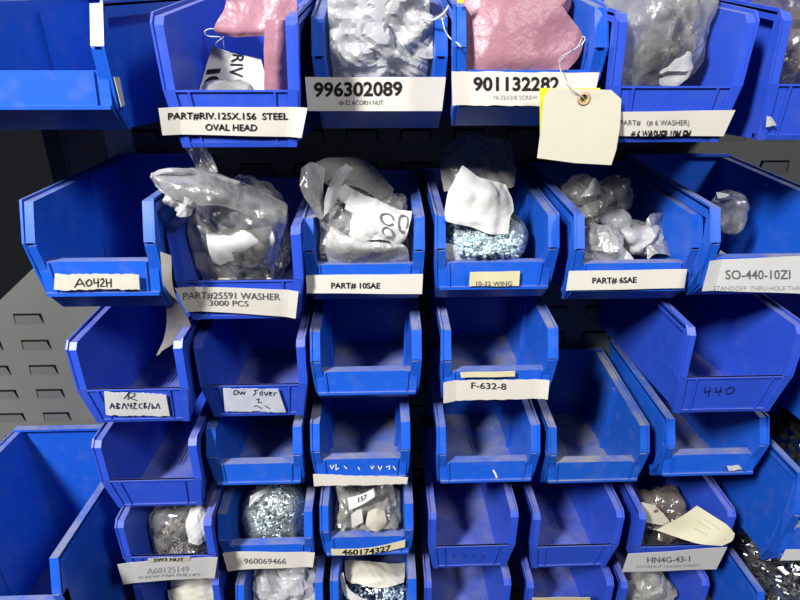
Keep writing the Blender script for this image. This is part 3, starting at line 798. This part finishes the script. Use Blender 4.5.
sheet('paper_face', t, [[(444, 242, .441), (452, 244, .439), (460, 248, .441)], [(444, 256, .439), (456, 256, .437), (468, 257, .44)], [(446, 264, .441), (458, 264, .440), (474, 264, .443)]], 'paper', 75, .002, 120)
# --- 6SAE
t = thing('plastic_bag', 'grey crumpled clear bag at the left side of the PART# 6SAE bin', 'bag', at(592, 262, .44), BAG)
blob('film', t, 'sae6', 596, 244, .435, 22, 22, .018, 'milky', 81, .005, 5, .8)
blob('bag_end', t, 'sae6', 596, 200, .49, 30, 22, .02, 'grey_film', 82, .006, 5, .8)
sheet('bag_tip', t, [[(588, 186, .47), (595, 178, .47), (603, 190, .47)], [(580, 196, .465), (592, 196, .462), (606, 194, .465)]], 'milky', 83, .002, 120, nu=16, nv=10)
t = thing('plastic_bag', 'white crumpled bag in the middle of the PART# 6SAE bin', 'bag', at(630, 262, .45), BAG)
blob('film', t, 'sae6', 634, 240, .455, 22, 16, .02, 'white_film', 84, .006, 5, .8)
blob('bag_knot', t, 'sae6', 616, 222, .455, 13, 11, .014, 'white_film', 85, .003, 4, .9)
sheet('bag_wing', t, [[(646, 220, .445), (652, 214, .447), (664, 212, .46)], [(646, 240, .437), (652, 238, .44), (660, 228, .455)], [(648, 260, .428), (656, 254, .43), (672, 257, .432)]], 'milky', 86, .002, 100)
sheet('bag_front', t, [[(596, 234, .43), (606, 232, .428), (618, 240, .43)], [(604, 248, .424), (616, 250, .424), (630, 256, .426)], [(612, 262, .422), (622, 262, .422), (634, 262, .424)]], 'white_film', 87, .002, 120)
t = thing('plastic_bag', 'small clear bag with a bright tip inside the SO-440-10ZI bin', 'bag', at(720, 228, .46), BAG)
blob('film', t, 'so440', 728, 212, .455, 16, 20, .015, 'film', 88, .003, 4, .8)
sheet('bag_tip', t, [[(716, 192, .44), (723, 193, .44), (731, 195, .44)], [(718, 199, .44), (723, 198, .44), (727, 197, .44)]], 'paper', 89, .001, 100, nu=10, nv=6)
cardpoly('paper_slip', None, [(720, 250, .42), (733, 258, .41), (732, 262, .408), (718, 262, .408)], 'paper', root_label='tiny white paper corner behind the SO-440-10ZI label', cat='paper')
# --- row five
hardware('warm grey metal pieces in the bag of the A60125149 bin', 'r5a', 182, 540, .448, 27, 17, .02, 520, 'chip', .0042, 'nickel', 91, group='loose fasteners in the bins')
t = thing('plastic_bag', 'clear grey bag over the pieces in the A60125149 bin', 'bag', at(182, 555, .45), BAG)
blob('film', t, 'r5a', 182, 530, .455, 30, 27, .026, 'film', 92, .003, 5, .8)
t = thing('paper_slip', 'white folded paper at the right of the A60125149 bin', 'paper', at(200, 545, .44))
sheet('paper_face', t, [[(190, 508, .446), (199, 506, .442), (206, 508, .445)], [(187, 524, .433), (196, 524, .429), (206, 524, .432)], [(189, 542, .428), (198, 545, .426), (206, 540, .430)]], 'paper', 93, .002, 120)
hardware('ball of small zinc screws in the 960069466 bin', 'r5b', 277, 517, .475, 31, 30, .03, 950, 'pin', .0052, 'zinc', 94, group='loose fasteners in the bins')
t = thing('plastic_bag', 'tight round clear bag holding the ball of zinc screws', 'bag', at(277, 545, .47), BAG)
blob('film', t, 'r5b', 277, 516, .474, 33, 32, .034, 'film', 95, .0015, 5, .95)
sheet('bag_neck', t, [[(250, 496, .455), (262, 490, .462), (272, 488, .47)], [(249, 508, .452), (256, 500, .453), (264, 494, .459)]], 'white_film', 96, .002, 90, nu=16, nv=10)
t = thing('plastic_bag', 'clear bag with paper slips in the bin with the curved 460174327 strip', 'bag', at(370, 545, .46), BAG)
blob('film', t, 'r5c', 368, 517, .465, 34, 28, .03, 'grey_film', 97, .007, 5, .75)
t = thing('paper_slip', 'white slip lettered 157 inside the bag above the curved strip', 'paper', at(362, 510, .44))
o, f = sheet('paper_face', t, [[(347, 498, .446), (362, 494, .442), (374, 488, .445)], [(349, 511, .44), (362, 505, .437), (375, 497, .44)]], 'paper', 98, .0008, 60, nu=20, nv=10)
text_uv(o, f, '157', (.38, .62), (.30, .0), (0, -.45), bold=.01)
cardpoly('paper_slip', None, [(357, 510, .436), (362, 509, .436), (363, 522, .433), (352, 528, .432), (351, 515, .434)], 'paper', root_label='white torn slip below the 157 slip in the same bag', cat='paper')
t = thing('paper_slip', 'round edged beige slip at the right inside the bag above the curved strip', 'paper', at(380, 528, .435))
sheet('paper_face', t, [[(368, 512, .437), (376, 508, .434), (384, 510, .437)], [(366, 524, .434), (376, 522, .431), (386, 522, .434)], [(370, 530, .434), (377, 531, .432), (384, 528, .435)]], 'tape', 99, .001, 90)
# --- bottom row
t = thing('paper_slip', 'white lined papers folded in the bottom bin under the A60125149 label', 'paper', at(195, 600, .46))
for q, (dx, dy_) in enumerate(((0, 0), (3, 5), (-2, 10))):
    sheet('paper_leaf', t, [[(170 + dx, 580 + dy_, .470 - q * .006), (190 + dx, 574 + dy_, .462 - q * .006), (212, 568 + dy_, .468 - q * .006)], [(172 + dx, 598 + dy_, .462 - q * .006), (192 + dx, 594 + dy_, .455 - q * .006), (214, 592 + dy_, .46 - q * .006)]], ('paper', 'label', 'tape')[q], 100 + q, .002, 90)
t = thing('plastic_bag', 'crumpled white bag in the bottom bin under the 960069466 label', 'bag', at(285, 600, .47), BAG)
blob('film', t, 'r6b', 285, 603, .475, 40, 36, .035, 'white_film', 104, .008, 5, .8)
hardware('zinc screws in the bottom bin below the curved strip', 'r6c', 378, 602, .475, 38, 26, .03, 650, 'pin', .0055, 'zinc', 105, group='loose fasteners in the bins')
t = thing('packing_paper', 'beige printed paper on the screws below the curved strip', 'paper', at(378, 580, .46))
sheet('paper_face', t, [[(345, 562, .49), (375, 562, .485), (405, 562, .49)], [(346, 578, .465), (375, 576, .458), (405, 574, .465)], [(352, 584, .455), (382, 588, .448), (404, 582, .456)]], 'tape', 106, .003, 80)
sheet('paper_edge', t, [[(343, 572, .455), (350, 590, .447), (375, 602, .443), (404, 600, .444)], [(340, 576, .454), (346, 596, .446), (372, 609, .442), (404, 607, .443)]], 'paper', 107, .001, 80)
t = thing('plastic_bag', 'clear film bag in the bottom bin under the HN4G-43-1 label', 'bag', at(645, 600, .46), BAG)
blob('film', t, 'r6f', 645, 598, .465, 22, 24, .025, 'grey_film', 108, .006, 4, .8)
sheet('bag_flap', t, [[(646, 574, .455), (656, 573, .457), (664, 578, .46)], [(652, 590, .45), (660, 590, .45), (666, 598, .452)]], 'milky', 109, .002, 100, nu=14, nv=10)
# --- HN4G bin
t = thing('plastic_bag', 'dark brownish clear bag in the HN4G-43-1 bin', 'bag', at(655, 545, .45), BAG)
blob('film', t, 'r5f', 660, 519, .468, 22, 24, .026, 'brown_film', 111, .006, 5, .8)
sheet('bag_front', t, [[(644, 528, .445), (662, 532, .443), (690, 540, .447)], [(644, 545, .437), (665, 546, .436), (692, 546, .438)]], 'blackfilm', 112, .002, 70, nu=30, nv=14)
t = thing('paper_tag', 'cream tag with a brown grommet in the HN4G-43-1 bin', 'tag', at(655, 525, .44))
cardpoly('card', t, [(641.5, 502, .440), (654, 505, .439), (663, 513, .439), (671, 523, .439), (668, 526, .438), (645, 522, .437)], 'tag', hole=(656, 511, .4388, .0012))
ring('grommet', t, 656, 511, .4382, .0012, .0026, 'redgrommet')
cord('wire', t, [(656, 511, .438), (656, 504, .44), (657, 495, .445)], .0003, 'wire')
o, f = sheet('paper_slip', None, [[(697, 505.5, .440), (712, 515, .430), (727, 525, .417), (735, 534, .411)], [(682, 516, .433), (699, 525, .426), (718, 536, .414), (732, 541, .409)],
                               [(656, 530, .434), (676, 537, .425), (700, 544, .413), (722, 546, .4085)]], 'yellow_paper', 113, .0005, 40, nu=36, nv=24)
tag(o, 'pale yellow paper curling up out of the HN4G-43-1 bin', 'paper')
for q, (v_, a_, b_) in enumerate(((.25, .30, .62), (.42, .28, .5), (.62, .34, .55), (.5, .78, .9))):
    bm = bmesh.new(); prev = None
    for k in range(13):
        u_ = a_ + (b_ - a_) * k / 12; c_ = (bm.verts.new(f(u_, v_, .0006)), bm.verts.new(f(u_, v_ + .02, .0006)))
        if prev: bm.faces.new((prev[0], c_[0], c_[1], prev[1]))
        prev = c_
    link('printed_line', bm, 'faint_ink', o, world=True)
# --- metal at the right edge
hardware('shiny black pieces heaped in the bin at the right edge above the dark metal heap', 'r5g', 822, 480, .47, 60, 62, .08, 900, 'nut', .008, 'blackzinc', 121, group='loose fasteners in the bins')
hardware('dark grey metal pieces heaped at the bottom right corner', 'r6g', 812, 590, .45, 66, 62, .06, 2600, 'chip', .0085, 'greyparts', 122, group='loose fasteners in the bins')
hardware('dark metal pieces spilling down between the HN4G-43-1 bin and the right edge bins', None, 746, 556, .50, 14, 18, .012, 110, 'chip', .006, 'greyparts', 123, group='loose fasteners in the bins')
# sticker on the side of the top left bin
cardpoly('sticker', REG['tl']['root'], [(113.5, 77, .3835), (119, 77, .392), (124.5, 105, .392), (121, 107, .385)], 'tape')
#LIGHTS
# ------------------------------------------------------------------ setting
bm = bmesh.new()
py_ = PANEL_Y + .0065
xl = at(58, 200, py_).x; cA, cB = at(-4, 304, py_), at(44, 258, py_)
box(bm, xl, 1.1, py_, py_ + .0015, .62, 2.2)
pl = [(-1.1, .62), (xl, .62), (xl, cB.z), (cB.x, cB.z), (cA.x, cA.z), (-1.1, cA.z)]  # upper left cut away on a slant; the dark void stands in for shadow
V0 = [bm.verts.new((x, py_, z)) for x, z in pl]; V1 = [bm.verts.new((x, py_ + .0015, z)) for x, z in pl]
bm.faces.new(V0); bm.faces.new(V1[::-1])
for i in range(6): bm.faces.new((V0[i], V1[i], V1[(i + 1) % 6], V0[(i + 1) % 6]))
bh = bm
p0 = at(35, 341, py_)
for j in range(-12, 20):
    for i in range(-12, 18):
        x = p0.x + i * .0555 + (.0 if j % 2 else .0); z = p0.z - j * .0335
        w = .0158; hgt = .0120; o_ = .0019
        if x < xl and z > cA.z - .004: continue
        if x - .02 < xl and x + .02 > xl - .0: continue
        a = [bm.verts.new(v) for v in ((x - w, py_ - .0001, z - hgt), (x + w, py_ - .0001, z - hgt), (x + w * .86, py_ - o_, z), (x - w * .86, py_ - o_, z))]
        bm.faces.new(a)
        # dark opening at the louver's mouth and along its side
        c = [bh.verts.new(v) for v in ((x - w, py_ - .0003, z), (x + w, py_ - .0003, z), (x + w, py_ - .0003, z + .0018), (x - w, py_ - .0003, z + .0018))]
        bh.faces.new(c).material_index = 1
        c = [bh.verts.new(v) for v in ((x - w * .86, py_ - o_ + .0003, z - .0001), (x + w * .86, py_ - o_ + .0003, z - .0001), (x + w, py_ - .0003, z), (x - w, py_ - .0003, z))]
        bh.faces.new(c).material_index = 1
        for sg in (-1, 1):
            c = [bh.verts.new(v) for v in ((x + sg * w * .86, py_ - o_, z), (x + sg * w * 1.0, py_ - .0002, z + .001), (x + sg * w * 1.06, py_ - .0002, z - hgt))]
            bh.faces.new(c).material_index = 1
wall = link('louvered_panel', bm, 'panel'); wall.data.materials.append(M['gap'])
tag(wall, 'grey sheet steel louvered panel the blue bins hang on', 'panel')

post = bmesh.new()
a_, b_ = at(58, 120, PANEL_Y), at(101, 120, PANEL_Y)
box(post, a_.x, b_.x, PANEL_Y + .0005, PANEL_Y + .0060, .62, 2.2)
box(post, a_.x - .0015, a_.x + .0005, PANEL_Y - .001, PANEL_Y + .0060, .62, 2.2)
ps = link('rack_upright', post, 'post')
tag(ps, 'brown grey steel upright behind the handwritten A042H bin', 'upright')
post = bmesh.new()
box(post, b_.x, at(128, 120, PANEL_Y).x, PANEL_Y + .0002, PANEL_Y + .0060, .62, 2.2)
link('flange', post, 'light_steel', ps)
# lights: two fluorescent fixtures overhead, left and right of the aisle
def area(name, loc, target, sx, sy, e, col=(1, .98, .95)):
    l = bpy.data.lights.new(name, 'AREA'); l.shape = 'RECTANGLE'; l.size = sx; l.size_y = sy; l.energy = e; l.color = col
    o = bpy.data.objects.new(name, l); COL.objects.link(o); o.location = loc
    o.rotation_euler = (Vector(target) - Vector(loc)).to_track_quat('-Z', 'Y').to_euler()
    return o
area('ceiling_lamp_left', (-.95, -.7, 2.5), (-.1, .5, 1.3), .2, .4, 81)
area('ceiling_lamp_right', (.95, -.7, 2.5), (.1, .5, 1.3), .2, .4, 21)
w = bpy.data.worlds.new('world'); C.world = w; w.use_nodes = True
w.node_tree.nodes['Background'].inputs[0].default_value = (.75, .85, 1, 1)
w.node_tree.nodes['Background'].inputs[1].default_value = .016
C.view_settings.view_transform = 'Standard'; C.view_settings.look = 'None'
C.view_settings.exposure = 0; C.view_settings.gamma = 1; C.view_settings.use_curve_mapping = False
C.cycles.use_denoising = True
C.cycles.diffuse_bounces = 2
C.cycles.transparent_max_bounces = 24
